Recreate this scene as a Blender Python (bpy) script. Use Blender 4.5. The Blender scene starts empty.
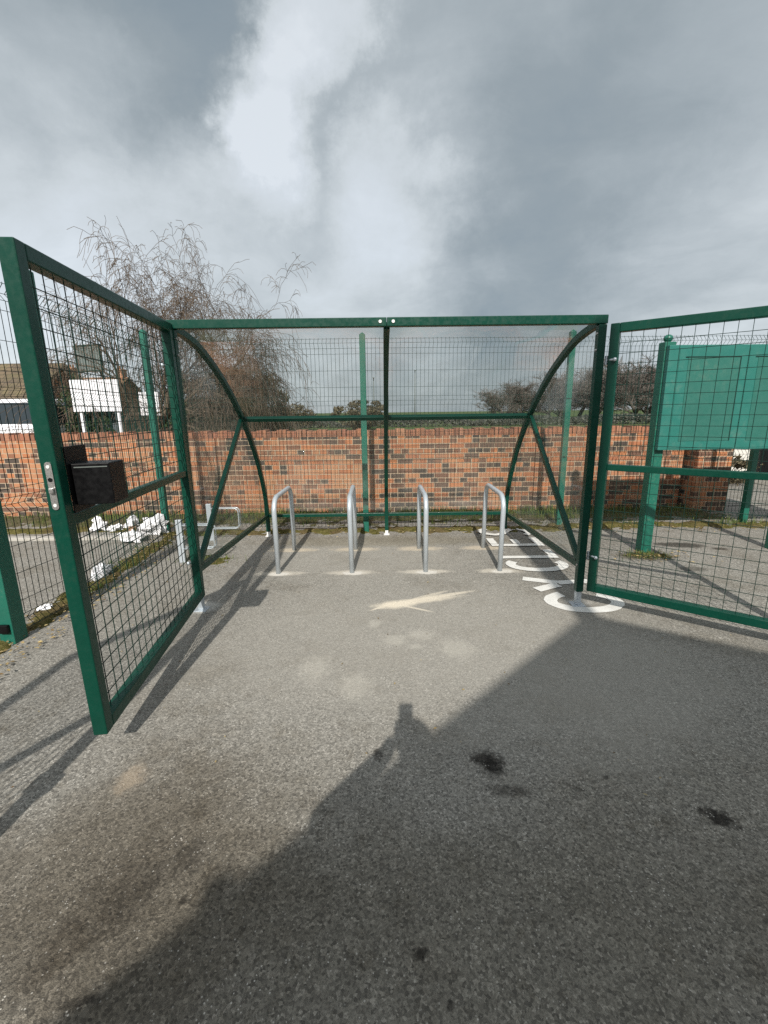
import bpy, bmesh, math, random
from mathutils import Vector, Matrix, noise
from math import sin, cos, pi, radians

R = random.Random(7)
scene = bpy.context.scene
COL = scene.collection

# ------------------------------------------------------------------ mesh helpers
class MB:
    """collects vertices and faces, then links them as ONE mesh object"""
    def __init__(s):
        s.v = []; s.f = []; s.sm = []
    def add(s, vs, fs, smooth=False):
        n = len(s.v); s.v += [tuple(p) for p in vs]
        for f in fs:
            s.f.append(tuple(i + n for i in f)); s.sm.append(smooth)
    def box(s, lo, hi, M=None):
        x0, y0, z0 = lo; x1, y1, z1 = hi
        vs = [Vector(p) for p in ((x0,y0,z0),(x1,y0,z0),(x1,y1,z0),(x0,y1,z0),(x0,y0,z1),(x1,y0,z1),(x1,y1,z1),(x0,y1,z1))]
        if M is not None: vs = [M @ p for p in vs]
        s.add(vs, [(3,2,1,0),(4,5,6,7),(0,1,5,4),(1,2,6,5),(2,3,7,6),(3,0,4,7)])
    def bar(s, a, b, w, h, up=(0,0,1)):
        """rectangular bar from a to b; w sideways, h along up"""
        a = Vector(a); b = Vector(b); d = (b-a).normalized(); up = Vector(up)
        if abs(d.dot(up)) > .98: up = Vector((0,1,0))
        x = d.cross(up).normalized(); u = x.cross(d).normalized()
        vs = []
        for p in (a, b):
            for i, j in ((-1,-1),(1,-1),(1,1),(-1,1)):
                vs.append(p + x*(i*w/2) + u*(j*h/2))
        s.add(vs, [(0,1,2,3),(7,6,5,4),(0,4,5,1),(1,5,6,2),(2,6,7,3),(3,7,4,0)])
    def sweep(s, pts, w, h, side=(1,0,0)):
        """rectangular section along a polyline that keeps one side vector"""
        pts = [Vector(p) for p in pts]; x = Vector(side).normalized(); vs = []; n = len(pts)
        for i, p in enumerate(pts):
            d = (pts[min(i+1,n-1)] - pts[max(i-1,0)]).normalized(); u = x.cross(d).normalized()
            for a, b in ((-1,-1),(1,-1),(1,1),(-1,1)): vs.append(p + x*(a*w/2) + u*(b*h/2))
        fs = [(0,1,2,3), tuple(4*(n-1)+k for k in (3,2,1,0))]
        for i in range(n-1):
            for k in range(4):
                a = 4*i+k; b = 4*i+(k+1)%4; fs.append((a, a+4, b+4, b))
        s.add(vs, fs)
    def tube(s, pts, r, n=8, caps=True, smooth=True):
        pts = [Vector(p) for p in pts]
        if not hasattr(r, '__len__'): r = [r]*len(pts)
        m = len(pts); d0 = (pts[1]-pts[0]).normalized()
        u = d0.orthogonal().normalized(); vs = []
        for i, p in enumerate(pts):
            d = (pts[min(i+1,m-1)] - pts[max(i-1,0)])
            if d.length < 1e-9: d = d0
            d.normalize(); u = (u - d*u.dot(d))
            if u.length < 1e-6: u = d.orthogonal()
            u.normalize(); w = d.cross(u)
            for k in range(n):
                a = 2*pi*k/n; vs.append(p + (u*cos(a) + w*sin(a))*r[i])
        fs = []
        for i in range(m-1):
            for k in range(n):
                a = i*n+k; b = i*n+(k+1)%n; fs.append((a, b, b+n, a+n))
        if caps:
            fs.append(tuple(range(n-1,-1,-1))); fs.append(tuple((m-1)*n+k for k in range(n)))
        s.add(vs, fs, smooth)
    def cyl(s, c, ax, r, L, n=16, r2=None):
        ax = Vector(ax).normalized(); c = Vector(c)
        s.tube([c - ax*L/2, c + ax*L/2], [r, r if r2 is None else r2], n, True, False)
    def ball(s, c, r, n=10, sc=(1,1,1)):
        c = Vector(c); vs = [c + Vector((0,0,r*sc[2]))]
        m = n//2
        for i in range(1, m):
            t = pi*i/m
            for k in range(n):
                a = 2*pi*k/n; vs.append(c + Vector((r*sc[0]*sin(t)*cos(a), r*sc[1]*sin(t)*sin(a), r*sc[2]*cos(t))))
        vs.append(c - Vector((0,0,r*sc[2]))); fs = []
        for k in range(n): fs.append((0, 1+k, 1+(k+1)%n))
        for i in range(m-2):
            for k in range(n):
                a = 1+i*n+k; b = 1+i*n+(k+1)%n; fs.append((a, a+n, b+n, b))
        L = len(vs)-1; o = 1+(m-2)*n
        for k in range(n): fs.append((L, o+(k+1)%n, o+k))
        s.add(vs, fs, True)
    def build(s, name, mat, parent=None, bevel=0, loc=None, kind=None):
        me = bpy.data.meshes.new(name); me.from_pydata(s.v, [], s.f)
        me.polygons.foreach_set('use_smooth', s.sm)
        for m in (mat if isinstance(mat, (list, tuple)) else [mat]): me.materials.append(m)
        o = bpy.data.objects.new(name, me); COL.objects.link(o)
        if parent is not None: o.parent = parent
        if loc is not None: o.location = loc
        if bevel:
            b = o.modifiers.new('edge', 'BEVEL'); b.width = bevel; b.segments = 2; b.limit_method = 'ANGLE'; b.angle_limit = radians(50)
        if kind: o['kind'] = kind
        return o

def tag(o, label, cat, group=None):
    o['label'] = label; o['category'] = cat
    if group: o['group'] = group
    return o
def empty(name, loc=(0,0,0), rz=0):
    o = bpy.data.objects.new(name, None); COL.objects.link(o); o.location = loc; o.rotation_euler = (0,0,rz)
    o.empty_display_size = .1
    return o
def copy_tree(o, parent=None):
    c = o.copy(); COL.objects.link(c)
    if parent is not None: c.parent = parent
    for ch in list(o.children): copy_tree(ch, c)
    return c

# ------------------------------------------------------------------ materials
class NT:
    def __init__(s, tree): s.t = tree; s.n = tree.nodes; s.l = tree.links
    def node(s, typ, **kw):
        nd = s.n.new(typ)
        for k, v in kw.items():
            if k == 'ins':
                for kk, vv in v.items():
                    if hasattr(vv, 'is_output'): s.l.new(vv, nd.inputs[kk])
                    else: nd.inputs[kk].default_value = vv
            else: setattr(nd, k, v)
        return nd
    def noise(s, vec, scale, detail=4, rough=.55, dist=0):
        return s.node('ShaderNodeTexNoise', ins={'Vector': vec, 'Scale': scale, 'Detail': detail, 'Roughness': rough, 'Distortion': dist}).outputs['Fac']
    def math(s, op, a, b=0, clamp=False):
        return s.node('ShaderNodeMath', operation=op, use_clamp=clamp, ins={0: a, 1: b}).outputs[0]
    def ramp(s, fac, stops, interp='LINEAR'):
        nd = s.node('ShaderNodeValToRGB', ins={'Fac': fac}); cr = nd.color_ramp; cr.interpolation = interp
        while len(cr.elements) < len(stops): cr.elements.new(.5)
        for e, (p, c) in zip(cr.elements, stops):
            e.position = p; e.color = (c, c, c, 1) if not hasattr(c, '__len__') else (*c[:3], 1)
        return nd.outputs['Color']
    def mix(s, fac, a, b, blend='MIX'):
        nd = s.node('ShaderNodeMix', data_type='RGBA', blend_type=blend)
        for i, v in ((0, fac), (6, a), (7, b)):
            if hasattr(v, 'is_output'): s.l.new(v, nd.inputs[i])
            else: nd.inputs[i].default_value = v if i == 0 else ((*v[:3], 1) if hasattr(v, '__len__') else (v, v, v, 1))
        return nd.outputs[2]
    def maprange(s, v, a, b, c=0, d=1, smooth=True):
        return s.node('ShaderNodeMapRange', interpolation_type='SMOOTHSTEP' if smooth else 'LINEAR',
                      ins={'Value': v, 'From Min': a, 'From Max': b, 'To Min': c, 'To Max': d}).outputs['Result']
    def bump(s, h, strength=.3, dist=.01):
        return s.node('ShaderNodeBump', ins={'Height': h, 'Strength': strength, 'Distance': dist}).outputs['Normal']

def new_mat(name):
    m = bpy.data.materials.new(name); m.use_nodes = True
    t = NT(m.node_tree); b = t.n['Principled BSDF']
    return m, t, b
def setp(b, **kw):
    for k, v in kw.items():
        k = k.replace('_', ' ')
        if hasattr(v, 'is_output'): b.id_data.links.new(v, b.inputs[k])
        else: b.inputs[k].default_value = (*v, 1) if (hasattr(v, '__len__') and len(v) == 3) else v

def paint(name, col, rough=.4, var=.25, dirt=(.12,.1,.07), dirtamt=.25, metal=0, scale=6, bump=.05, spec=.5):
    m, t, b = new_mat(name)
    tc = t.node('ShaderNodeTexCoord').outputs['Object']
    n1 = t.noise(tc, scale, 5); n2 = t.noise(tc, scale*7, 3, .6); n3 = t.noise(tc, 140, 2)
    c = t.mix(n1, [x*(1-var) for x in col], [x*(1+var) for x in col])
    d = t.maprange(t.math('MULTIPLY', n1, n2), .28, .48, 0, dirtamt)
    c = t.mix(d, c, dirt)
    chip = t.maprange(t.noise(tc, 38, 6, .75), .70, .74, 0, .55)
    c = t.mix(t.math('MULTIPLY', chip, t.maprange(t.noise(tc, 2.5, 3), .5, .6)), c, [.25*x+.16 for x in col])
    setp(b, Base_Color=c, Roughness=t.maprange(n2, .3, .7, rough*.8, min(1, rough*1.3)), Metallic=metal,
         Normal=t.bump(n3, bump, .002), Specular_IOR_Level=spec)
    return m

M = {}
M['green'] = paint('green_paint', (.0025,.046,.0295), .33, .24, (.05,.06,.04), .1, spec=.28)
M['teal'] = paint('teal_paint', (.008,.112,.076), .45, .24, (.16,.17,.12), .3)
M['board'] = paint('board_paint', (.015,.138,.112), .5, .16, (.15,.2,.16), .25, scale=2)
M['board_inset'] = paint('board_inset_paint', (.017,.118,.092), .55, .18, (.12,.17,.13), .25, scale=3)
M['wire'] = paint('green_wire', (.003,.026,.019), .5, .2, dirtamt=.08, spec=.3)
M['black'] = paint('black_steel', (.003,.003,.0035), .4, .2, (.01,.01,.01), .1, spec=.25)
M['galv'] = paint('galvanised_steel', (.52,.57,.61), .36, .14, (.36,.38,.38), .35, metal=.4, scale=14, bump=.08)
M['steel'] = paint('brushed_steel', (.48,.47,.45), .36, .12, (.2,.19,.17), .3, metal=.85, scale=30)
M['whiteplastic'] = paint('white_plastic', (.72,.72,.7), .5, .06, (.45,.42,.36), .3)
M['whitepaint'] = paint('white_board_paint', (.8,.79,.82), .5, .05, (.5,.5,.48), .25)
M['litter'] = paint('white_polythene', (.78,.78,.8), .35, .08, (.5,.47,.4), .25)
M['card'] = paint('brown_card', (.33,.2,.12), .9, .2)
M['dark'] = paint('dark_glass', (.02,.028,.033), .1, .2, dirtamt=.1)
M['rubber'] = paint('rubber', (.015,.015,.016), .8, .2)
M['concrete'] = paint('weathered_concrete', (.4,.38,.34), .9, .25, (.15,.14,.1), .5, bump=.3)
M['render'] = paint('pale_render', (.6,.58,.53), .9, .1, (.32,.3,.25), .4, bump=.2, scale=2)
M['grey'] = paint('grey_panel', (.13,.15,.14), .6, .15)

# --- clear polycarbonate
def clear_mat():
    m, t, b = new_mat('clear_polycarbonate')
    tc = t.node('ShaderNodeTexCoord').outputs['Object']
    tr = t.node('ShaderNodeBsdfTransparent', ins={'Color': (.965,.975,.97,1)})
    gl = t.node('ShaderNodeBsdfGlossy', ins={'Color': (1,1,1,1), 'Roughness': .06})
    df = t.node('ShaderNodeBsdfDiffuse', ins={'Color': (.6,.6,.56,1)})
    fc = t.node('ShaderNodeLayerWeight', ins={'Blend': .5}).outputs['Facing']
    fr = t.math('ADD', t.math('MULTIPLY', t.math('POWER', fc, 4.5), .45), .018)
    s1 = t.node('ShaderNodeMixShader', ins={0: fr, 1: tr.outputs[0], 2: gl.outputs[0]})
    dirt = t.maprange(t.noise(tc, 3.5, 6, .65), .4, .75, .02, .10)
    s2 = t.node('ShaderNodeMixShader', ins={0: dirt, 1: s1.outputs[0], 2: df.outputs[0]})
    t.l.new(s2.outputs[0], t.n['Material Output'].inputs['Surface'])
    return m
M['clear'] = clear_mat()

# --- brick
def brick_mat(name, axis='XZ', lum=1.0, dark=.46):
    m, t, b = new_mat(name)
    tc = t.node('ShaderNodeTexCoord').outputs['Object']
    sp = t.node('ShaderNodeSeparateXYZ', ins={0: tc})
    u = t.math('ADD', sp.outputs[0], sp.outputs[1])
    wob = t.math('MULTIPLY', t.math('SUBTRACT', t.noise(tc, 3, 3), .5), .012)
    v = t.math('ADD', sp.outputs[2], wob)
    cv = t.node('ShaderNodeCombineXYZ', ins={0: u, 1: v}).outputs[0]
    def bk(mort):
        return t.node('ShaderNodeTexBrick', offset=.5, offset_frequency=2, squash=.5, squash_frequency=3,
            ins={'Vector': cv, 'Color1': (0,0,0,1), 'Color2': (1,1,1,1), 'Mortar': (.5,.5,.5,1), 'Scale': 1, 'Mortar Size': mort,
                 'Mortar Smooth': .25, 'Bias': 0, 'Brick Width': .225, 'Row Height': .075})
    br = bk(.006)
    rnd = t.node('ShaderNodeSeparateColor', ins={0: bk(.0).outputs['Color']}).outputs[0]
    # clusters of burnt bricks
    cell = t.node('ShaderNodeVectorMath', operation='SNAP', ins={0: cv, 1: (.225,.075,1)}).outputs[0]
    clus = t.noise(cell, 1.1, 3, .6)
    key = t.math('ADD', rnd, t.math('MULTIPLY', t.math('SUBTRACT', clus, .5), 3.2))
    L = lum
    c = t.ramp(key, [(0,(.06*L,.05*L,.045*L)), (.13,(.095*L,.075*L,.062*L)), (dark-.1,(.17*L,.09*L,.062*L)), (dark,(.29*L,.125*L,.07*L)),
                     (.55,(.45*L,.18*L,.082*L)), (.75,(.33*L,.132*L,.072*L)), (1,(.44*L,.215*L,.115*L))])
    fine = t.noise(tc, 60, 5, .65)
    c = t.mix(t.maprange(fine, .35, .7, 0, .45), c, t.mix(.5, c, (.12,.085,.06)))
    eff = t.maprange(t.noise(tc, 2.3, 6, .7), .55, .78, 0, .35)
    c = t.mix(eff, c, (.42,.3,.2))
    c = t.mix(t.maprange(t.noise(tc, 1.1, 6, .7), .5, .7, 0, .4), c, (.13,.09,.065))
    mort = t.mix(t.noise(tc, 25, 3), (.34,.25,.17), (.5,.4,.29))
    c = t.mix(br.outputs['Fac'], c, mort)
    h = t.math('ADD', t.math('MULTIPLY', br.outputs['Fac'], -1), t.math('MULTIPLY', fine, .5))
    setp(b, Base_Color=c, Roughness=.92, Normal=t.bump(h, .6, .006), Specular_IOR_Level=.25)
    return m
M['brick'] = brick_mat('orange_brick', lum=1.04)
M['brick2'] = brick_mat('house_brick', lum=.8)
def coping_mat():
    m, t, b = new_mat('brick_coping')
    oi = t.node('ShaderNodeNewGeometry').outputs['Random Per Island']
    tc = t.node('ShaderNodeTexCoord').outputs['Object']
    c = t.ramp(oi, [(0,(.2,.09,.06)), (.2,(.29,.125,.07)), (.55,(.39,.165,.09)), (.8,(.32,.125,.075)), (1,(.43,.22,.13))])
    f = t.noise(tc, 45, 5)
    c = t.mix(t.maprange(f, .35, .7, 0, .5), c, (.16,.1,.07))
    setp(b, Base_Color=c, Roughness=.92, Normal=t.bump(f, .4, .004))
    return m
M['coping'] = coping_mat()

# --- foliage / bark
def leafmat(name, a, bcol, rough=.75):
    m, t, b = new_mat(name)
    oi = t.node('ShaderNodeNewGeometry').outputs['Random Per Island']
    c = t.ramp(oi, [(0, a), (1, bcol)])
    setp(b, Base_Color=c, Roughness=rough, Specular_IOR_Level=.25)
    return m
def barkmat(name, a, bcol, sc=9):
    m, t, b = new_mat(name)
    tc = t.node('ShaderNodeTexCoord').outputs['Object']
    f = t.noise(tc, sc, 6, .7)
    setp(b, Base_Color=t.mix(f, a, bcol), Roughness=.95, Normal=t.bump(f, .5, .02), Specular_IOR_Level=.1)
    return m
M['bark'] = barkmat('birch_bark', (.06,.045,.032), (.2,.16,.12))
M['twig'] = barkmat('twig_bark', (.08,.06,.045), (.19,.15,.115), 3)
M['fartwig'] = barkmat('far_twigs', (.125,.11,.098), (.2,.178,.155), .7)
M['farbark'] = barkmat('far_bark', (.09,.08,.07), (.14,.125,.105), 2)
M['bushleaf'] = leafmat('bush_leaves', (.045,.05,.018), (.15,.13,.055))
M['hedgeleaf'] = leafmat('hedge_leaves', (.018,.04,.016), (.06,.09,.03))
M['brownleaf'] = leafmat('brown_twig_leaves', (.07,.058,.035), (.15,.125,.075))
M['grass'] = leafmat('grass_blades', (.04,.08,.015), (.16,.19,.05))
M['fallen'] = leafmat('fallen_leaves', (.1,.055,.02), (.42,.33,.16))
M['farhedge'] = leafmat('far_hedge_leaves', (.05,.058,.05), (.11,.11,.09))

# ------------------------------------------------------------------ camera (fitted to the photograph)
PT, YAW, ROLL, F, HC = 0.22084, 0.00156, -0.0124, 446.82, 1.5255
cp, sp_, cr, sr = cos(PT), sin(PT), cos(ROLL), sin(ROLL)
def wdir(a, b, c=1.0):      # a right, b down, c forward in camera space
    u = a*cr + b*sr; v = -a*sr + b*cr
    y = c*cp - v*sp_; z = -(c*sp_ + v*cp)
    return Vector((u*cos(YAW) + y*sin(YAW), -u*sin(YAW) + y*cos(YAW), z))
cam = bpy.data.cameras.new('camera'); co = bpy.data.objects.new('camera', cam); COL.objects.link(co)
X_, Y_, Z_ = wdir(1,0,0), -wdir(0,1,0), -wdir(0,0,1)
co.matrix_world = Matrix(((X_.x,Y_.x,Z_.x,0),(X_.y,Y_.y,Z_.y,0),(X_.z,Y_.z,Z_.z,HC),(0,0,0,1)))
cam.sensor_fit = 'VERTICAL'; cam.sensor_height = 36; cam.sensor_width = 27; cam.lens = F/1024*36
cam.clip_start = .02; cam.clip_end = 2000
scene.camera = co
def skydir(px, py): return wdir((px-384)/F, (py-512)/F).normalized()

# ------------------------------------------------------------------ light
SUN_EL, SUN_AZ = radians(37), radians(3.5)       # the sun stands behind the camera; light travels to +Y, a little to +X
trav = Vector((sin(SUN_AZ)*cos(SUN_EL), cos(SUN_AZ)*cos(SUN_EL), -sin(SUN_EL)))
sl = bpy.data.lights.new('sun', 'SUN'); sl.energy = 4.0; sl.angle = radians(.55); sl.color = (1, .955, .88)
so = bpy.data.objects.new('sun', sl); COL.objects.link(so); so.rotation_euler = (-trav).to_track_quat('Z', 'Y').to_euler()
so.location = (0,-5,12)

w = bpy.data.worlds.new('World'); scene.world = w; w.use_nodes = True
t = NT(w.node_tree); bg = t.n['Background']
sky = t.node('ShaderNodeTexSky', sky_type='NISHITA', sun_disc=False, sun_elevation=SUN_EL, sun_rotation=pi+SUN_AZ, altitude=50, air_density=1, dust_density=1.5)
d = t.node('ShaderNodeTexCoord').outputs['Generated']
sx = t.node('ShaderNodeSeparateXYZ', ins={0: d})
zz = t.math('ADD', t.math('MAXIMUM', sx.outputs[2], 0), .22)
cv = t.node('ShaderNodeCombineXYZ', ins={0: t.math('DIVIDE', sx.outputs[0], zz), 1: t.math('DIVIDE', sx.outputs[1], zz)}).outputs[0]
wp = t.node('ShaderNodeVectorMath', operation='ADD', ins={0: cv, 1: t.node('ShaderNodeVectorMath', operation='SCALE', ins={0: t.node('ShaderNodeTexNoise', ins={'Vector': cv, 'Scale': 1.1, 'Detail': 4}).outputs['Color'], 'Scale': .8}).outputs[0]}).outputs[0]
n1 = t.noise(wp, 1.0, 8, .5); n2 = t.noise(wp, 2.6, 10, .6); n3 = t.noise(wp, .45, 3, .5)
val = t.math('ADD', .60, t.math('MULTIPLY', t.math('SUBTRACT', n1, .5), .20))
val = t.math('ADD', val, t.math('MULTIPLY', t.math('SUBTRACT', n2, .5), .36))
# broad masses of the cloud deck, each at its own bearing
wd = t.node('ShaderNodeVectorMath', operation='NORMALIZE', ins={0: t.node('ShaderNodeVectorMath', operation='ADD', ins={0: d, 1: t.node('ShaderNodeVectorMath', operation='SCALE', ins={0: t.node('ShaderNodeVectorMath', operation='SUBTRACT', ins={0: t.node('ShaderNodeTexNoise', ins={'Vector': d, 'Scale': 3.5, 'Detail': 9, 'Roughness': .66}).outputs['Color'], 1: (.5,.5,.5)}).outputs[0], 'Scale': .30}).outputs[0]}).outputs[0]}).outputs[0]
MASSES = [ # px, py, radius(deg), amount
    (130, 70, 17, -.27), (215, 110, 8, -.12), (60, 20, 12, -.10), (510, 150, 20, -.13), (620, 225, 15, -.13), (400, 90, 9, -.05), (700, 30, 14, -.07),
    (316, 5, 5, .24), (306, 48, 4.5, .26), (288, 88, 4, .16), (268, 132, 4.5, .30), (262, 172, 4.5, .26), (236, 200, 6, .16), (150, 205, 6, .10), (395, 165, 4, .10), (90, 190, 15, .17), (20, 120, 10, .12), (20, 300, 14, .15), (400, 170, 8, .10),
    (380, 285, 10, .16), (390, 195, 7, .10), (690, 140, 9, .12), (740, 270, 10, .16), (300, 290, 10, .06), (450, 385, 8, -.16), (440, 362, 4, .10), (340, 370, 7, -.07), (560,330,8,-.03)]
cl_ = [(skydir(px, py), rad, amt) for px, py, rad, amt in MASSES] + [(-trav, 42, .34)]   # the veil round the sun is the brightest
for c, rad, amt in cl_:
    dot = t.node('ShaderNodeVectorMath', operation='DOT_PRODUCT', ins={0: wd, 1: tuple(c)}).outputs['Value']
    g = t.maprange(dot, cos(radians(rad*1.5)), cos(radians(rad*.15)), 0, amt)
    val = t.math('ADD', val, g)
val = t.math('ADD', t.math('MULTIPLY', t.math('SUBTRACT', val, .6), 1.18), .58)
cc = t.ramp(val, [(0,(.20,.26,.31)), (.3,(.305,.355,.385)), (.5,(.42,.47,.50)), (.7,(.585,.635,.665)), (.95,(.80,.845,.875))])
thin = t.maprange(val, .66, .9, .0, .12)
STR = .1
cloud = t.mix(1, cc, (8.3,8.3,8.3), 'MULTIPLY')
skc = t.mix(t.math('SUBTRACT', .93, thin), sky.outputs[0], cloud)
t.l.new(skc, bg.inputs['Color']); bg.inputs['Strength'].default_value = STR

vs = scene.view_settings
vs.view_transform = 'Standard'; vs.look = 'None'; vs.gamma = 1; vs.exposure = .35; vs.use_curve_mapping = False

# ------------------------------------------------------------------ ground
def ground_mat():
    m, t, b = new_mat('worn_tarmac')
    tc = t.node('ShaderNodeTexCoord').outputs['Object']
    big = t.noise(tc, .55, 5, .6); mid = t.noise(tc, 3.2, 6, .62); fin = t.noise(tc, 22, 5, .7)
    vor = t.node('ShaderNodeTexVoronoi', feature='F1', ins={'Vector': tc, 'Scale': 125, 'Randomness': 1})
    stone = t.node('ShaderNodeSeparateColor', ins={0: vor.outputs['Color']}).outputs[0]
    vor2 = t.node('ShaderNodeTexVoronoi', feature='F1', ins={'Vector': tc, 'Scale': 260, 'Randomness': 1})
    stone2 = t.node('ShaderNodeSeparateColor', ins={0: vor2.outputs['Color']}).outputs[0]
    c = t.mix(t.maprange(big, .3, .7), (.31,.295,.255), (.39,.372,.328))
    c = t.mix(t.maprange(mid, .35, .7, 0, .5), c, (.27,.257,.225))
    sc = t.ramp(stone, [(0,(.075,.072,.066)), (.14,(.17,.162,.145)), (.5,(.34,.325,.288)), (.85,(.43,.41,.365)), (1,(.68,.65,.59))])
    c = t.mix(.72, c, sc)
    c = t.mix(t.maprange(stone2, .3, 1, .0, .5), c, (.14,.134,.125))
    c = t.mix(t.maprange(fin, .35, .75, 0, .28), c, (.18,.17,.152))
    def blob(c, x, y, rx, ry, rot, col, amt, rag=.8, soft=.5, nsc=18, speck=0):
        mp = t.node('ShaderNodeMapping', vector_type='TEXTURE', ins={'Vector': tc, 'Location': (x,y,0), 'Rotation': (0,0,radians(rot)), 'Scale': (rx,ry,50)})
        ln = t.node('ShaderNodeVectorMath', operation='LENGTH', ins={0: mp.outputs[0]}).outputs['Value']
        nn = t.noise(tc, nsc, 5, .65)
        k = t.math('ADD', ln, t.math('MULTIPLY', t.math('SUBTRACT', nn, .5), rag*2))
        f = t.maprange(k, 1+soft*.5, 1-soft*.5, 0, amt)
        if speck: f = t.math('MULTIPLY', f, t.maprange(stone2, speck-.3, speck+.1, 1, .15))
        if max(col) < .3: return t.mix(f, c, [min(1, x*2.7) for x in col], 'MULTIPLY')
        return t.mix(f, c, col)
    pale = (.55,.525,.46); sand = (.82,.74,.6); oil = (.03,.026,.023); brn = (.115,.1,.083)
    c = t.mix(t.maprange(t.noise(tc, 1.5, 7, .72), .47, .66, 0, .6), c, (.68,.645,.59), 'MULTIPLY')
    c = t.mix(t.maprange(t.noise(tc, 7, 7, .78), .52, .70, 0, .7), c, (.55,.52,.47), 'MULTIPLY')
    # broad wear
    for a in ((.3,2.9,1.6,.9,0,(.42,.4,.355),.5,.5,1.2,2), (-.9,1.2,.5,.55,20,(.18,.162,.138),.7,.8,1.1,4), (1.4,1.3,1.2,.5,15,(.26,.248,.222),.4,.6,1.0,3),
              (.2,1.0,.9,.35,0,(.24,.23,.205),.4,.6,.9,4), (-.2,4.6,1.1,.7,0,(.43,.41,.365),.45,.5,1,3), (1.3,2.2,.7,.4,30,(.4,.38,.335),.4,.5,1,4), (0,5.2,1.5,.22,0,(.25,.23,.18),.5,.5,.8,5)):
        c = blob(c, *a)
    c = blob(c, -.75, 1.1, .8, .5, 25, (.2,.187,.165), .4, .9, 1.2, 3); c = blob(c, .5, .95, 1.5, .4, 0, (.2,.195,.185), .3, .9, 1.2, 3)
    # dark oily and damp stains
    for a in ((.45,1.70,.07,.055,-35,oil,.9,1.5,1.1,26,0), (.47,1.66,.04,.05,0,oil,.7,1.5,1,34,0), (.5,1.54,.085,.028,-5,oil,.6,1.1,.9,40,0), (1.263,1.404,.058,.036,-32,oil,.92,1.4,1.0,30,0), (.78,1.55,.045,.01,-30,oil,.45,1.2,.9,45,0),
              (.93,1.6,.012,.01,0,oil,0.63,1.3,.9,55,0), (.089,.975,.02,.017,30,oil,0.81,1.3,.9,55,0), (.16,.86,.012,.012,0,oil,0.63,1.3,.9,55,0), (-.038,1.744,.022,.035,10,oil,0.63,1.3,.9,55,0),
              (-.88,1.16,.11,.15,-28,brn,.42,1.9,1.5,16,0), (-.84,1.12,.06,.1,-20,oil,.3,2.0,1.2,26,0), (-.98,.98,.06,.08,-20,brn,.4,1.8,1.3,20,0), (-.7,1.28,.05,.06,0,oil,.4,1.5,1.2,24,0), (-.79,1.21,.03,.05,-20,oil,.5,.7,.9,40,.5), (-.31,1.5,.055,.04,0,brn,.6,.7,.9,30,.5), (-.82,.88,.05,.012,12,oil,.6,1.4,.9,45,0),
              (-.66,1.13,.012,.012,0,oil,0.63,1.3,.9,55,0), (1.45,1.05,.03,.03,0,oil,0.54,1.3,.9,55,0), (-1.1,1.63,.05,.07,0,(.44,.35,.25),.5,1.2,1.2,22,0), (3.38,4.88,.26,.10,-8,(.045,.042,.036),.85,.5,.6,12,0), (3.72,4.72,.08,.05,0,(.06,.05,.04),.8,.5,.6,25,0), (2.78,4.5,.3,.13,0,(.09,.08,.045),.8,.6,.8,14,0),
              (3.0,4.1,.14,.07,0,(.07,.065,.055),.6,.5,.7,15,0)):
        c = blob(c, *a)
    # pale patches of cement dust and worn spots
    for a in ((.252,2.86,.085,.07,0), (.07,2.79,.075,.065,10), (.47,2.67,.1,.11,20), (.2,2.7,.04,.03,0), (-.43,2.46,.085,.12,0), (-.175,2.28,.09,.12,0), (-.072,3.04,.05,.06,0)):
        c = blob(c, *a, pale, .42, 1.0, 1.1, 18)
    for x in (-1.03,-.313,.405,1.13):
        c = blob(c, x, 4.12, .22, .06, 0, (.62,.575,.49), .8, .7, .8, 12); c = blob(c, x+.01, 4.105, .10, .05, 0, (.75,.72,.66), .9, .6, .7, 20)
        c = blob(c, x, 4.87, .24, .075, 0, (.62,.54,.42), .75, .7, .8, 12)
    c = blob(c, -1.46, 3.36, .12, .1, 20, (.62,.6,.55), .8, .6, .8, 18); c = blob(c, 1.56, 3.36, .1, .07, 0, (.6,.58,.54), .6, .6, .8, 18)
    # blown fan of sand
    for a in ((.1,3.37,.16,.065,12,sand,.9,.5,1.1,16), (.3,3.44,.30,.045,14,sand,.8,.5,1.1,16), (.52,3.545,.24,.026,18,sand,.65,.3,.8,14), (.36,3.53,.2,.025,30,sand,.5,.3,.8,14), (-.03,3.32,.1,.014,35,sand,.7,.2,.7,14), (.25,3.29,.13,.013,-28,sand,.65,.2,.8,14)):
        c = blob(c, *a)
    # mottling, pits and odd bright stones
    v3 = t.node('ShaderNodeTexVoronoi', feature='F1', ins={'Vector': tc, 'Scale': 150, 'Randomness': 1})
    k3 = t.node('ShaderNodeSeparateColor', ins={0: v3.outputs['Color']}).outputs[1]
    core = t.maprange(v3.outputs['Distance'], .5, .25)
    core = t.math('MULTIPLY', core, t.maprange(t.noise(tc, 4, 4, .7), .42, .62, .15, 1))
    c = t.mix(t.math('MULTIPLY', t.math('LESS_THAN', k3, .10), t.math('MULTIPLY', core, .65)), c, (.045,.042,.038))
    c = t.mix(t.math('MULTIPLY', t.math('GREATER_THAN', k3, .945), t.math('MULTIPLY', core, .6)), c, (.8,.77,.7))
    c = t.mix(1, c, (.84,.832,.825), 'MULTIPLY')
    h = t.math('ADD', t.math('MULTIPLY', vor2.outputs['Distance'], -1.2), t.math('ADD', t.math('MULTIPLY', fin, .4), t.math('MULTIPLY', stone, .5)))
    setp(b, Base_Color=c, Roughness=.9, Specular_IOR_Level=.3, Normal=t.bump(h, .5, .003))
    return m
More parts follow.
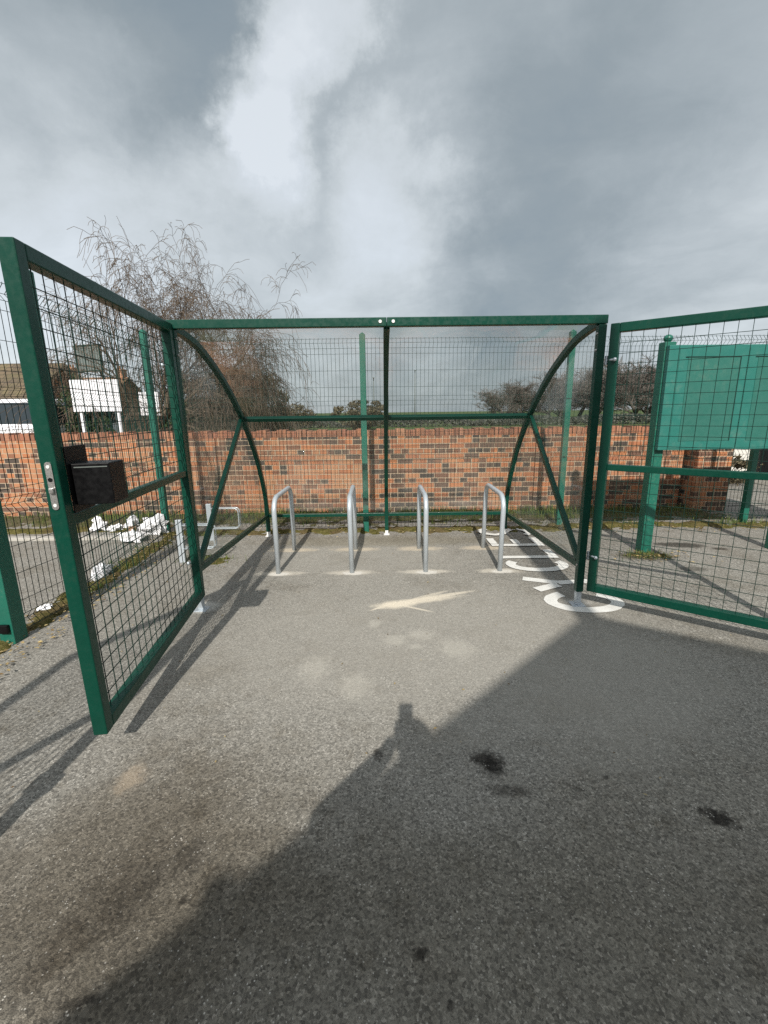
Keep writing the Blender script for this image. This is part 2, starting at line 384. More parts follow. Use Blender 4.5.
def soil_mat(name, a, bcol, c3, sc=14):
    m, t, b = new_mat(name)
    tc = t.node('ShaderNodeTexCoord').outputs['Object']
    n = t.noise(tc, sc, 7, .7); n2 = t.noise(tc, sc*6, 5, .7); n3 = t.noise(tc, sc*.25, 3)
    c = t.mix(t.maprange(n, .35, .65), a, bcol); c = t.mix(t.maprange(n3, .45, .65, 0, .7), c, c3); c = t.mix(t.maprange(n2, .4, .7, 0, .5), c, [x*.35 for x in a])
    setp(b, Base_Color=c, Roughness=.97, Specular_IOR_Level=.1, Normal=t.bump(t.math('ADD', n, n2), .9, .02))
    return m
M['moss'] = soil_mat('moss_and_silt', (.085,.08,.02), (.19,.165,.06), (.15,.105,.06))
M['verge'] = soil_mat('verge_soil', (.075,.08,.03), (.15,.13,.075), (.12,.1,.07), 7)
M['field'] = soil_mat('field_grass', (.06,.1,.03), (.1,.13,.05), (.12,.12,.07), .4)
def sheet(name, x0, y0, x1, y1, z, mat, nx=1, ny=1):
    b = MB(); vs = [(x0+(x1-x0)*i/nx, y0+(y1-y0)*j/ny, z) for j in range(ny+1) for i in range(nx+1)]
    b.add(vs, [(j*(nx+1)+i, j*(nx+1)+i+1, (j+1)*(nx+1)+i+1, (j+1)*(nx+1)+i) for j in range(ny) for i in range(nx)])
    return b.build(name, mat, kind='structure')
sheet('ground', -900, -900, 900, 900, 0, ground_mat())
sheet('field', -900, 7.3, 900, 890, .004, M['field'])

sheet('lane', 5.2, 6.9, 60, 16, .009, bpy.data.materials['worn_tarmac'])
def mound(name, poly_fn, x0, y0, x1, y1, step, hmax, mat, kind='structure', sc=4.0):
    """a lumpy strip: height where poly_fn is positive, sunk below the ground elsewhere"""
    b = MB(); nx = max(2, int((x1-x0)/step)); ny = max(2, int((y1-y0)/step)); vs = []
    for j in range(ny+1):
        for i in range(nx+1):
            x = x0+(x1-x0)*i/nx; y = y0+(y1-y0)*j/ny
            k = poly_fn(x, y) + .55*noise.fractal(Vector((x*sc, y*sc, 3.1)), 1, 2, 4)
            h = -.03 + .055*min(1, max(0, k+.45)) + .018*noise.fractal(Vector((x*14, y*14, 9)), 1, 2, 4) if k > -.45 else -.03
            vs.append((x, y, min(hmax, h) if i not in (0,nx) and j not in (0,ny) else -.03))
    b.add(vs, [(j*(nx+1)+i, j*(nx+1)+i+1, (j+1)*(nx+1)+i+1, (j+1)*(nx+1)+i) for j in range(ny) for i in range(nx)], True)
    return b.build(name, mat, kind=kind)
def strip(ax, ay, bx, by, w):
    def f(x, y):
        vx, vy = bx-ax, by-ay; L2 = vx*vx+vy*vy
        tt = max(0, min(1, ((x-ax)*vx+(y-ay)*vy)/L2)); dd = math.hypot(x-ax-tt*vx, y-ay-tt*vy)
        return .6*(1-dd/w)
    return f
mound('moss', strip(-2.7, 5.66, 2.3, 5.72, .15), -3.1, 5.25, 2.7, 6.1, .03, .035, M['moss'], 'stuff')
mound('moss', strip(2.3, 5.8, 9, 5.72, .17), 2.2, 5.3, 9, 6.2, .04, .035, M['moss'], 'stuff')
mound('moss', strip(-2.62, 2.2, -2.72, 5.6, .12), -3.1, 1.9, -2.1, 5.7, .03, .03, M['moss'], 'stuff')
mound('moss', strip(2.68, 4.55, 2.95, 4.5, .07), 2.3, 4.2, 3.3, 4.9, .025, .025, M['moss'], 'stuff')
mound('moss', strip(-1.95, 4.62, -1.75, 4.5, .12), -2.4, 4.2, -1.5, 5.0, .025, .025, M['moss'], 'stuff')
mound('moss', strip(-10, 5.75, -3, 5.95, .16), -10, 5.4, -2.9, 6.3, .04, .03, M['moss'], 'stuff')
mound('verge', strip(-12, 6.5, 4.6, 6.5, .45), -12, 5.9, 5.6, 7.25, .05, .03, M['verge'], 'structure')
kb = MB(); kb.box((-14,5.40,-.05),(-2.98,5.5,.035)); kb.build('path_edging', M['concrete'], bevel=.006, kind='structure')

def grass(name, spots, n, hlo, hhi, mat, wid=.004):
    b = MB()
    for _ in range(n):
        x, y, s_ = spots(R)
        h = R.uniform(hlo, hhi)*s_; a = R.uniform(0, 2*pi); l = R.uniform(.1,.7)*h; wx, wy = cos(a+pi/2)*wid, sin(a+pi/2)*wid
        dx, dy = cos(a)*l, sin(a)*l
        b.add([(x-wx,y-wy,-.005),(x+wx,y+wy,-.005),(x+wx*.7+dx*.4,y+wy*.7+dy*.4,h*.6),(x-wx*.7+dx*.4,y-wy*.7+dy*.4,h*.6),(x+dx,y+dy,h)], [(0,1,2,3),(3,2,4)])
    return b.build(name, mat, kind='stuff')
def vs_spots(r):
    x = r.choice([r.uniform(-9,4.6), r.gauss(.9,.35), r.gauss(2.6,.3), r.uniform(3,4.7), r.gauss(-1.5,.5), r.gauss(-4,.8)])
    return x, 6.76-abs(r.gauss(0,.3)), 1
grass('weeds', vs_spots, 5200, .03, .14, M['grass'])
def cl_spots(r):
    cx, cy, s_ = r.choice([(2.72,4.5,1),(2.86,4.56,.7),(4.85,5.8,2.2),(4.6,5.8,1.4),(2.4,5.85,1),(-1.82,4.52,1),(-2.0,4.6,.7),(-2.6,3.8,1),(-2.65,4.4,1.2),(-2.7,5.0,1),(3.4,5.8,1),(5.5,5.8,1.3),(-2.2,5.6,.8)])
    return r.gauss(cx,.11), r.gauss(cy,.07), s_
grass('weeds', cl_spots, 1600, .02, .07, M['grass'], .003)
# fallen leaves and twigs caught along the fences
b = MB()
def leaf(b, x, y, z, s_):
    q = Matrix.Translation((x,y,z)) @ Matrix.Rotation(R.uniform(0,6.28),4,'Z') @ Matrix.Rotation(R.uniform(-.5,.5),4,'X')
    b.add([q @ Vector(p) for p in ((-s_,0,0),(0,-s_*.5,s_*.2),(s_,0,.1*s_),(0,s_*.5,s_*.15))], [(0,1,2,3)])
for _ in range(1500):
    k = R.random()
    if k < .45: x, y = R.uniform(-2.75,-2.25), R.uniform(2.0,5.6); x += -.04*(y-2.2)
    elif k < .7: x, y = R.uniform(-2.8,2.4), R.gauss(5.62,.12)
    elif k < .9: x, y = R.uniform(2.3,6), R.gauss(5.65,.14)
    else: x, y = R.gauss(2.8,.2), R.gauss(4.45,.1)
    leaf(b, x, y, R.uniform(.01,.035), R.uniform(.008,.022))
for _ in range(120): leaf(b, R.uniform(-2.2,2.4), R.uniform(1.5,5.4), .008, R.uniform(.004,.012))
b.build('fallen_leaves', M['fallen'], kind='stuff')

# painted word
def word_mat():
    m, t, b = new_mat('worn_road_paint')
    tc = t.node('ShaderNodeTexCoord').outputs['Object']
    n = t.noise(tc, 45, 6, .72); n2 = t.noise(tc, 5, 3)
    f = t.maprange(t.math('ADD', n, t.math('MULTIPLY', n2, .25)), .42, .52, .35, 1)
    c = t.mix(t.noise(tc, 12, 4), (.55,.54,.5), (.8,.79,.76))
    setp(b, Base_Color=c, Roughness=.75, Normal=t.bump(n, .4, .004))
    tr = t.node('ShaderNodeBsdfTransparent')
    mx = t.node('ShaderNodeMixShader', ins={0: f, 1: tr.outputs[0], 2: b.outputs[0]})
    t.l.new(mx.outputs[0], t.n['Material Output'].inputs['Surface'])
    return m
b = MB(); ZL = [.004]
def stroke(pts, w):
    """flat ribbon; coordinates: a = along the word (+Y), h = up the letter (towards -X)"""
    P = [Vector((p[0], p[1], 0)) for p in pts]; n = len(P); vs = []
    for i, p in enumerate(P):
        dd = (P[min(i+1,n-1)] - P[max(i-1,0)]).normalized(); s_ = Vector((-dd.y, dd.x, 0))
        ww = w*(1+.12*noise.noise(p*9))
        jit = .006*noise.noise(p*23)
        vs += [p + s_*(ww/2+jit), p - s_*(ww/2-jit)]
    b.add([(v.x, v.y, ZL[0]) for v in vs], [(2*i, 2*i+1, 2*i+3, 2*i+2) for i in range(n-1)]); ZL[0] += .0012
def arc(cx, cy, rx, ry, a0, a1, n=28): return [(cx+rx*cos(radians(a0+(a1-a0)*i/n)), cy+ry*sin(radians(a0+(a1-a0)*i/n))) for i in range(n+1)]
def line(a, b_, n=8): return [(a[0]+(b_[0]-a[0])*i/n, a[1]+(b_[1]-a[1])*i/n) for i in range(n+1)]
stroke(arc(1.62, 3.38, .265, .165, 118, 412), 0.099)                     # C
stroke(line((1.86,3.815),(1.56,3.78)), 0.088); stroke(line((1.56,3.78),(1.28,3.89)), 0.094); stroke(line((1.545,3.73),(1.32,3.62)), 0.094)   # Y
stroke(arc(1.54, 4.27, .26, .16, 145, 388), 0.099)                        # C
stroke(line((1.84,4.50),(1.24,4.50)), 0.082); stroke(line((1.80,4.54),(1.80,4.74)), 0.088)      # L
stroke(line((1.84,4.93),(1.24,4.93)), 0.082); stroke(line((1.80,4.97),(1.80,5.22)), 0.088); stroke(line((1.55,4.97),(1.55,5.15)), 0.082); stroke(line((1.28,4.97),(1.28,5.2)), 0.088)  # E
S = [(1.76,5.34),(1.83,5.42),(1.80,5.56),(1.68,5.62),(1.58,5.54),(1.50,5.42),(1.40,5.36),(1.28,5.42),(1.25,5.54),(1.32,5.64)]
def smooth(P, n=5):
    P = [Vector(p) for p in P]; out = []
    for i in range(len(P)-1):
        p0, p1, p2, p3 = P[max(i-1,0)], P[i], P[i+1], P[min(i+2,len(P)-1)]
        for k in range(n):
            u = k/n; out.append(.5*((2*p1)+(p2-p0)*u+(2*p0-5*p1+4*p2-p3)*u*u+(3*p1-p0-3*p2+p3)*u*u*u))
    return out + [P[-1]]
stroke([tuple(p) for p in smooth(S)], 0.082)
tag(b.build('road_lettering', word_mat()), 'worn white word CYCLES painted on the tarmac beside the right side of the shelter', 'road marking')

# ------------------------------------------------------------------ cycle shelter
XL, XR, XC, YF, HT = -1.46, 1.54, .04, 3.32, 2.13
ARCH = smooth([(3.35,2.115),(3.6,2.085),(3.86,2.015),(4.30,1.81),(4.76,1.48),(5.17,1.05),(5.42,.6),(5.49,.25),(5.49,.06)], 6)
sh = empty('cycle_shelter', (XC, 4.4, 0)); off = Vector((-XC, -4.4, 0))
tag(sh, 'open fronted green cycle shelter with curved clear roof sheets', 'cycle shelter')
def P(x, y, z): return (x - XC, y - 4.4, z)
T = .055
for x in (XL, XR):
    b = MB(); b.box(P(x-T/2, YF-T/2, .12), P(x+T/2, YF+T/2, HT-.032)); po = b.build('front_post', M['green'], sh, bevel=.004)
    b = MB(); b.box(P(x-.02, YF-.02, .008), P(x+.02, YF+.02, .118)); b.box(P(x-.05, YF-.05, 0), P(x+.05, YF+.05, .008)); b.build('foot', M['galv'], po, bevel=.002)
    for z in (2.04, 1.93, .34):
        b = MB(); b.cyl(P(x + (.031 if x < 0 else -.031), YF-.01, z), (1,0,0), .009, .014, 10)
        b.build('bolt', M['steel'], po)
for a, c in ((XL-.03, XC-.0015), (XC+.0015, XR+.03)):
    b = MB(); b.box(P(a, YF-.03, HT-.028), P(c, YF+.03, HT+.03)); fb = b.build('front_beam', M['green'], sh, bevel=.004)
    x = XC-.045 if c < .5 else XC+.045
    q = MB(); q.cyl(P(x, YF-.033, HT+.002), (0,1,0), .011, .008, 12); q.build('bolt', M['whiteplastic'], fb)
for x in (XL, XC, XR):
    b = MB(); b.sweep([P(x, p[0], p[1]) for p in ARCH], .045, .05); ar = b.build('arch', M['green'], sh, bevel=.003)
    b = MB(); b.box(P(x-.035, 5.45, 0), P(x+.035, 5.53, .008)); b.box(P(x-.02, 5.465, .008), P(x+.02, 5.515, .058)); b.build('foot', M['whiteplastic'], ar, bevel=.003)
for a, c in ((XL+.024, XC-.024), (XC+.024, XR-.024)):
    b = MB(); b.bar(P(a, 4.78, 1.465), P(c, 4.78, 1.465), .045, .04, up=(0,.75,.66)); b.build('mid_rail', M['green'], sh, bevel=.003)
    b = MB(); b.box(P(a, 5.465, .245), P(c, 5.51, .285)); b.build('back_rail', M['green'], sh, bevel=.003)
    # curved clear sheet under the arches
    b = MB(); n = len(ARCH); vs = []
    pts = [(p[0]+.03, p[1]+.018) for p in ARCH if p[1] > .29]
    n = len(pts)
    for x in (a-.02, c+.02):
        for k, th in ((0, 0), (1, .004)):
            for p in pts: vs.append(P(x, p[0]+th, p[1]+th*.5))
    fs = []
    for i in range(n-1):
        fs.append((i, i+1, 2*n+i+1, 2*n+i)); fs.append((n+i, 3*n+i, 3*n+i+1, n+i+1))
        fs.append((i, n+i, n+i+1, i+1)); fs.append((2*n+i, 2*n+i+1, 3*n+i+1, 3*n+i))
    b.add(vs, fs, True); b.build('roof_sheet', M['clear'], sh)
for x in (XL, XR):
    b = MB(); b.bar(P(x, YF+.03, .33), P(x, 5.46, .265), .04, .045); b.build('side_rail', M['green'], sh, bevel=.003)
    b = MB(); b.bar(P(x, YF+.05, .37), P(x, 4.72, 1.455), .038, .045); b.build('diagonal_brace', M['green'], sh, bevel=.003)
    s_ = 1 if x > 0 else -1
    b = MB(); pr = [(p[0]-.01, p[1]-.01) for p in ARCH if p[1] > .30]; pr = pr + [(YF+.03, .34)]
    n = len(pr); xa, xb = x + s_*.026, x + s_*.030
    b.add([P(xa, *p) for p in pr] + [P(xb, *p) for p in pr], [tuple(range(n)), tuple(range(2*n-1, n-1, -1))] + [(i, n+i, n+(i+1)%n, (i+1)%n) for i in range(n)])
    b.build('side_sheet', M['clear'], sh)

# ------------------------------------------------------------------ mesh gates
def gate(name, label, hinge, ang, L, lock=False, flip=1, z0=.13, z1=2.1):
    """leaf along local +X from its hinge at the origin; local +Y*flip is the face that carries the lock"""
    g = empty(name, (*hinge, 0), ang); tag(g, label, 'gate', 'mesh gates of the compound')
    w_ = .06
    b = MB(); b.box((0,-w_/2,z0),(w_,w_/2,z1)); b.box((L-w_,-w_/2,z0),(L,w_/2,z1))
    b.box((w_,-w_/2,z0),(L-w_,w_/2,z0+w_)); b.box((w_,-w_/2,z1-w_),(L-w_,w_/2,z1)); b.build('frame', M['green'], g, bevel=.005)
    b = MB(); b.box((w_,-.022,1.085),(L-w_,.022,1.13)); b.build('mid_rail', M['green'], g, bevel=.004)
    b = MB(); y = -.008*flip
    for (a, c) in ((z0+w_, 1.085), (1.13, z1-w_)):
        n = round((L-2*w_)/.0725)
        for i in range(1, n):
            x = w_ + (L-2*w_)*i/n; b.tube([(x, y, a-.012), (x, y, c+.012)], .0024, 4, False)
        n = round((c-a)/.0725)
        for i in range(1, n):
            z = a + (c-a)*i/n; b.tube([(w_-.01, y+.004, z), (L-w_+.01, y+.004, z)], .0024, 4, False)
    b.build('wire_mesh', M['wire'], g)
    for z in (1.86, .42):
        b = MB(); b.cyl((-.012, -.012, z), (0,0,1), .011, .06, 10); b.tube([(-.012,-.012,z),(.05,-.045,z)], .007, 8); b.ball((.05,-.05,z), .014, 8); b.build('hinge', M['galv'], g)
    if lock:
        y0 = w_/2*flip
        def bx(b, x0, x1, ya, yb, za, zb): b.box((x0, min(ya,yb), za), (x1, max(ya,yb), zb))
        b = MB(); bx(b, L-.215, L-.055, y0, y0+.006*flip, 1.135, 1.405); b.build('lock_plate', M['black'], g, bevel=.002)
        b = MB(); bx(b, L-.205, L-.075, y0+.007*flip, y0+.155*flip, 1.165, 1.335); lc = b.build('lock_box', M['black'], g, bevel=.004)
        b = MB(); bx(b, L-.075, L-.073, y0+.02*flip, y0+.148*flip, 1.318, 1.322)
        b.build('seam', M['grey'], lc)
        # steel forend with rounded ends, latch tongue and keyhole
        b = MB(); zc = 1.258; hh = .082; rr = .0125; pts = []
        for k in range(9): a = pi*k/8; pts.append((rr*cos(a), hh+rr*sin(a)))
        for k in range(9): a = pi+pi*k/8; pts.append((rr*cos(a), -hh+rr*sin(a)))
        n = len(pts); b.add([(L+.0005, p[0], zc+p[1]) for p in pts] + [(L+.0045, p[0], zc+p[1]) for p in pts], [tuple(range(n-1,-1,-1)), tuple(range(n, 2*n))] + [(i, (i+1)%n, n+(i+1)%n, n+i) for i in range(n)])
        fo = b.build('lock_forend', M['steel'], g)
        b = MB(); b.box((L+.0045,-.008,zc-.028),(L+.017,.009,zc-.006)); b.build('latch', M['steel'], fo, bevel=.003)
        b = MB(); b.cyl((L+.0052, 0, zc+.025), (1,0,0), .0085, .0012, 14); b.build('keyhole', M['black'], fo)
        for dz in (-.076,.076):
            b = MB(); b.cyl((L+.0055, 0, zc+dz), (1,0,0), .0065, .002, 12); b.build('screw', M['whiteplastic'], fo)
    return g
aL = math.atan2(1.72-3.29, -1.268+1.435)
gL = gate('mesh_gate', 'green mesh gate with black lock box, swung open on the left', (-1.435, 3.29), aL, 1.57, True, 1, .135, 2.135)
gL.rotation_euler = (.016, 0, aL)
gate('mesh_gate', 'green mesh gate without a lock box, swung open before the notice board', (1.605, 3.31), math.radians(-37.7), 1.56, False, 1)

# ------------------------------------------------------------------ bike stands
b = MB()
L, H_, r_, rb = .755, .735, .0235, .13
pts = [(0,0,-.02),(0,0,H_-rb)] + [(0, rb-rb*cos(a), H_-rb+rb*sin(a)) for a in [pi/2*k/7 for k in range(1,8)]] + [(0, L-rb+rb*sin(a), H_-rb+rb*cos(a)) for a in [pi/2*k/7 for k in range(0,8)]] + [(0,L,-.02)]
b.tube(pts, r_, 16)
st0 = b.build('bike_stand', M['galv'])
lab = ['galvanised hoop bike stand standing in the shadow by the left side', 'galvanised hoop bike stand, second from the left gate',
       'galvanised hoop bike stand just right of the middle arch', 'galvanised hoop bike stand beside the painted word']
for i, x in enumerate((-1.03, -.313, .405, 1.128)):
    o = st0 if i == 0 else copy_tree(st0)
    o.location = (x, 4.125, 0); o.rotation_euler = (R.uniform(-.01,.01), R.uniform(-.012,.012), R.uniform(-.02,.02))
    tag(o, lab[i], 'bike stand', 'hoop bike stands in the shelter')

# ------------------------------------------------------------------ welded mesh fences
def vmesh(b, p, q, z0, z1, fold_side, folds, sp=.05, r=.0023):
    """vertical wires with V folds between p and q"""
    p = Vector((*p, 0)); q = Vector((*q, 0)); L = (q-p).length; d = (q-p)/L; nrm = Vector((-d.y, d.x, 0))*fold_side
    prof = [(z0, 0)]
    for f in folds: prof += [(f-.055, 0), (f, .045), (f+.055, 0)]
    prof.append((z1, 0))
    n = int(L/sp)
    for i in range(n+1):
        a = p + d*(i*sp)
        b.tube([a + nrm*o + Vector((0,0,z)) for z, o in prof], r, 4, False, True)
    zs = []
    for f in folds: zs += [(f-.055, 0), (f, .045), (f+.055, 0)]
    z = z0+.02
    while z < z1-.02:
        if all(abs(z-f) > .1 for f in folds): zs.append((z, 0))
        z += .195
    for z, o in zs:
        b.tube([p + nrm*(o-.004) + Vector((0,0,z)), q + nrm*(o-.004) + Vector((0,0,z))], r, 4, False, True)
FOLDS = (.11, .93, 1.66, 2.335)
def fence(name, label, pts, posts, z1=2.4, side=-1, post_off=.05):
    f = empty(name, (*pts[0], 0)); tag(f, label, 'fence')
    o = Vector(pts[0])
    for i in range(len(pts)-1):
        b = MB(); vmesh(b, Vector(pts[i])-o, Vector(pts[i+1])-o, .05, z1, side, FOLDS); b.build('mesh_panel', M['wire'], f)
    for (x, y, h) in posts:
        b = MB(); w_ = .035; x -= o.x; y -= o.y
        b.box((x-w_, y-w_, 0), (x+w_, y+w_, h))
        b.add([(x-w_,y-w_,h),(x+w_,y-w_,h),(x+w_,y+w_,h),(x-w_,y+w_,h),(x,y,h+.03)], [(0,1,4),(1,2,4),(2,3,4),(3,0,4)])
        b.build('post', M['teal'], f, bevel=.004)
    return f
fence('mesh_fence', 'tall green welded mesh fence behind the cycle shelter', [(-2.86,5.77),(-.22,5.71),(2.34,5.80),(4.84,5.86),(7.4,5.9),(9.9,5.94)],
      [(-2.86,5.72,2.5),(-.225,5.64,2.42),(2.345,5.80,2.45),(4.82,5.80,2.46),(7.4,5.84,2.46)])
fence('mesh_fence', 'green welded mesh fence running back along the left of the compound', [(-2.56,2.85),(-2.50,3.45),(-2.84,5.70)],
      [(-2.50,3.45,2.52)], side=1)
# corner post of the left fence with a gate keeper
pf = empty('fence_post', (-2.58, 2.85, 0)); tag(pf, 'teal gate post with black latch bracket at the left fence end', 'post')
b = MB(); b.box((-.05,-.05,0),(.05,.065,2.5)); b.build('post', M['teal'], pf, bevel=.004)
b = MB(); b.box((-.03,-.075,.09),(.035,-.052,.15)); b.box((-.09,-.07,.105),(-.03,-.056,.125)); b.build('latch_bracket', M['black'], pf, bevel=.003)
# gate leaf standing open at the compound entrance, left of the viewer (it throws the mesh shadow in the corner)
g3 = gate('mesh_gate', 'tall green mesh gate open at the compound entrance, left of the viewer', (-2.24, -.55), math.atan2(.875,.485), 1.53, False, 1, .12, 2.4)
b = MB(); b.box((1.475,-.05,.60),(1.54,.05,.67)); b.build('drop_bolt_case', M['black'], g3, bevel=.004)

# ------------------------------------------------------------------ notice board
nb = empty('notice_board', (2.83, 4.66, 0)); tag(nb, 'large teal notice board with two closed doors on square posts', 'notice board')
rz = .02
nb.rotation_euler = (0,0,rz)
BL = 1.62
for x in (0, 1.45):
    b = MB(); b.box((x-.055,-.055,0),(x+.055,.055,2.16)); p_ = b.build('post', M['teal'], nb, bevel=.006)
    b = MB(); b.ball((x,0,2.195), .043, 12, (1,1,.9)); b.build('ball_cap', M['teal'], p_)
b = MB(); b.box((-.045,-.115,1.11),(1.565,-.057,2.12)); b.build('case', M['board'], nb, bevel=.005)
for x0, x1 in ((.06,.73),(.75,1.5)):
    b = MB(); b.box((x0,-.119,1.13),(x1,-.117,2.09))
    d_ = b.build('door', M['board'], nb, bevel=.004)
    b = MB(); b.box((x0+.09,-.1225,1.2),(x1-.07,-.1205,2.0)); b.build('inset_panel', M['board_inset'], d_)
    b = MB(); b.add([(x0+.06,-.1245,2.002),(x1-.07,-.1245,2.002),(x1-.07,-.1245,1.2),(x1-.06,-.1245,1.2),(x1-.06,-.1245,2.012),(x0+.06,-.1245,2.012)], [(0,1,4,5),(1,2,3,4)]); b.build('dark_strip', M['wire'], d_)  # dark strip along the top and right edges of the inset panel
b = MB(); b.box((1.57,-.115,1.11),(2.9,-.057,2.12)); b.build('case', M['board'], nb, bevel=.005)

# ------------------------------------------------------------------ cycle wheel racks
for k, (x, y, lb) in enumerate(((-2.12,4.5,'low galvanised wheel rack post with wire hoop, nearer the left gate'), (-2.12,5.32,'low galvanised wheel rack post with wire hoop, further back by the fence corner'))):
    r0 = empty('wheel_rack', (x,y,0)); tag(r0, lb, 'wheel rack', 'wheel racks beside the shelter')
    b = MB(); b.box((-.03,-.02,0),(.03,.02,.46)); b.build('post', M['galv'], r0, bevel=.003)
    b = MB(); zc, hh, ll, rr = .28, .125, .36, .05
    for dy in (-.03, .03):
        pts = [(.03,dy,zc+hh)] + [(ll-rr+rr*sin(a),dy,zc+hh-rr+rr*cos(a)) for a in [pi/2*i/5 for i in range(6)]] + [(ll-rr+rr*cos(a),dy,zc-hh+rr-rr*sin(a)) for a in [pi/2*i/5 for i in range(6)]] + [(.03,dy,zc-hh)]
        b.tube(pts, .007, 8)
    b.tube([(.033,-.03,zc),(.033,.03,zc)], .007, 8)
    b.build('wheel_hoop', M['galv'], r0)

# ------------------------------------------------------------------ litter
def crumple(name, x, y, sx, sy, sz, seed, label, cat, mat):
    b = MB(); n, m = 17, 10; vs = []
    for j in range(m+1):
        th = pi*j/m
        for i in range(n):
            a = 2*pi*i/n; d_ = Vector((sin(th)*cos(a), sin(th)*sin(a), cos(th)))
            k = d_*1.5 + Vector((seed*3.1, seed, -seed)); cx = noise.cell(d_*3+Vector((seed,0,0)))
            r_ = .75 + .75*noise.noise(k) + .5*abs(noise.noise(k*2.3)) - .4*abs(noise.noise(k*4.5+Vector((0,0,5))))
            vs.append((x+d_.x*sx*r_, y+d_.y*sy*r_, max(.006, sz*.3+d_.z*sz*.45*r_)))
    fs = [(j*n+i, (j+1)*n+i, (j+1)*n+(i+1)%n, j*n+(i+1)%n) for j in range(m) for i in range(n)]
    b.add(vs, fs); return tag(b.build(name, mat), label, cat)
crumple('plastic_bag', -3.42, 5.92, .12, .1, .25, 1.3, 'crumpled white bag between the wall and the big torn sheet', 'litter', M['litter'])
crumple('plastic_bag', -3.85, 5.86, .12, .1, .26, 4.1, 'white bag lying leftmost of the crumpled litter near the wall', 'litter', M['litter'])
crumple('plastic_bag', -3.63, 5.84, .12, .07, .12, 6.6, 'flat white bag lying low between two fuller crumpled bags', 'litter', M['litter'])
crumple('paper_sheet', -2.98, 5.62, .2, .12, .34, 7.7, 'big white sheet crumpled against the fence corner post', 'litter', M['litter'])
crumple('paper_sheet', -3.08, 5.32, .17, .12, .2, 3.3, 'white sheet lying in front of the big crumpled one by the corner post', 'litter', M['litter'])
crumple('cardboard_scrap', -3.2, 5.5, .07, .06, .2, 5.9, 'brown scrap of cardboard among the white litter', 'litter', M['card'])
crumple('paper_sheet', -2.70, 4.05, .06, .16, .2, 2.9, 'white sheet lying along the outside of the left fence', 'litter', M['litter'])
crumple('paper_scrap', -2.72, 3.35, .06, .05, .07, 5.3, 'scrap of white paper at the foot of the left fence', 'litter', M['litter'])
crumple('paper_scrap', -2.02, 4.95, .035, .035, .06, 8.3, 'scrap of white paper between the two wheel racks', 'litter', M['litter'])

# ------------------------------------------------------------------ brick wall
bw = empty('brick_wall', (0, 6.92, 0)); tag(bw, 'long orange brick wall with brick coping behind the back fence', 'wall')
b = MB(); b.box((-14,-.115,-.1),(4.58,.115,1.165)); b.build('wall_face', M['brick'], bw)
b = MB(); x = -14.0
i = 0
while x < 4.56:
    wd_ = R.uniform(.062,.068); up = (.02 if (i//2) % 2 == 0 else 0) + R.uniform(-.004,.004)
    y0 = -.118 + R.uniform(-.006,.004)
    b.box((x, y0, 1.167), (x+wd_, -y0, 1.253+up)); x += wd_ + .009; i += 1
b.build('coping', M['coping'], bw)
for x in (-10.3,-7.8,-5.2,-2.62,-.1,2.42):
    b = MB(); b.box((x-.11,-.165,-.1),(x+.11,-.1175,1.165)); b.build('pilaster', M['brick'], bw)
gp = empty('gate_pier', (4.84, 6.78, 0)); tag(gp, 'thick brick pier ending the wall behind the notice board', 'pier')
b = MB(); b.box((-.2,-.22,-.1),(.3,.25,1.45)); b.build('shaft', M['brick'], gp)
b = MB(); b.box((-.25,-.27,1.45),(.35,.3,1.53)); b.build('cap_stone', M['concrete'], gp, bevel=.01)

# ------------------------------------------------------------------ palisade fence beyond the wall
pl = empty('palisade_fence', (0, 21, 0)); tag(pl, 'dark green palisade fence standing far behind the brick wall', 'fence')
b = MB(); x = -22.0
while x < -5.6:
    h = 1.75
    b.add([(x-.033,0,.05),(x+.033,0,.05),(x+.033,0,h),(x,0,h+.09),(x-.033,0,h),(x-.033,.012,.05),(x+.033,.012,.05),(x+.033,.012,h),(x,.012,h+.09),(x-.033,.012,h)],
          [(0,1,2,3,4),(9,8,7,6,5),(0,5,6,1),(1,6,7,2),(2,7,8,3),(3,8,9,4),(4,9,5,0)]); x += .125
b.build('pale', M['wire'], pl)
b = MB(); b.box((-22,.013,.3),(-5.6,.055,.36)); b.box((-22,.013,1.4),(-5.6,.055,1.46)); b.build('rail', M['wire'], pl)

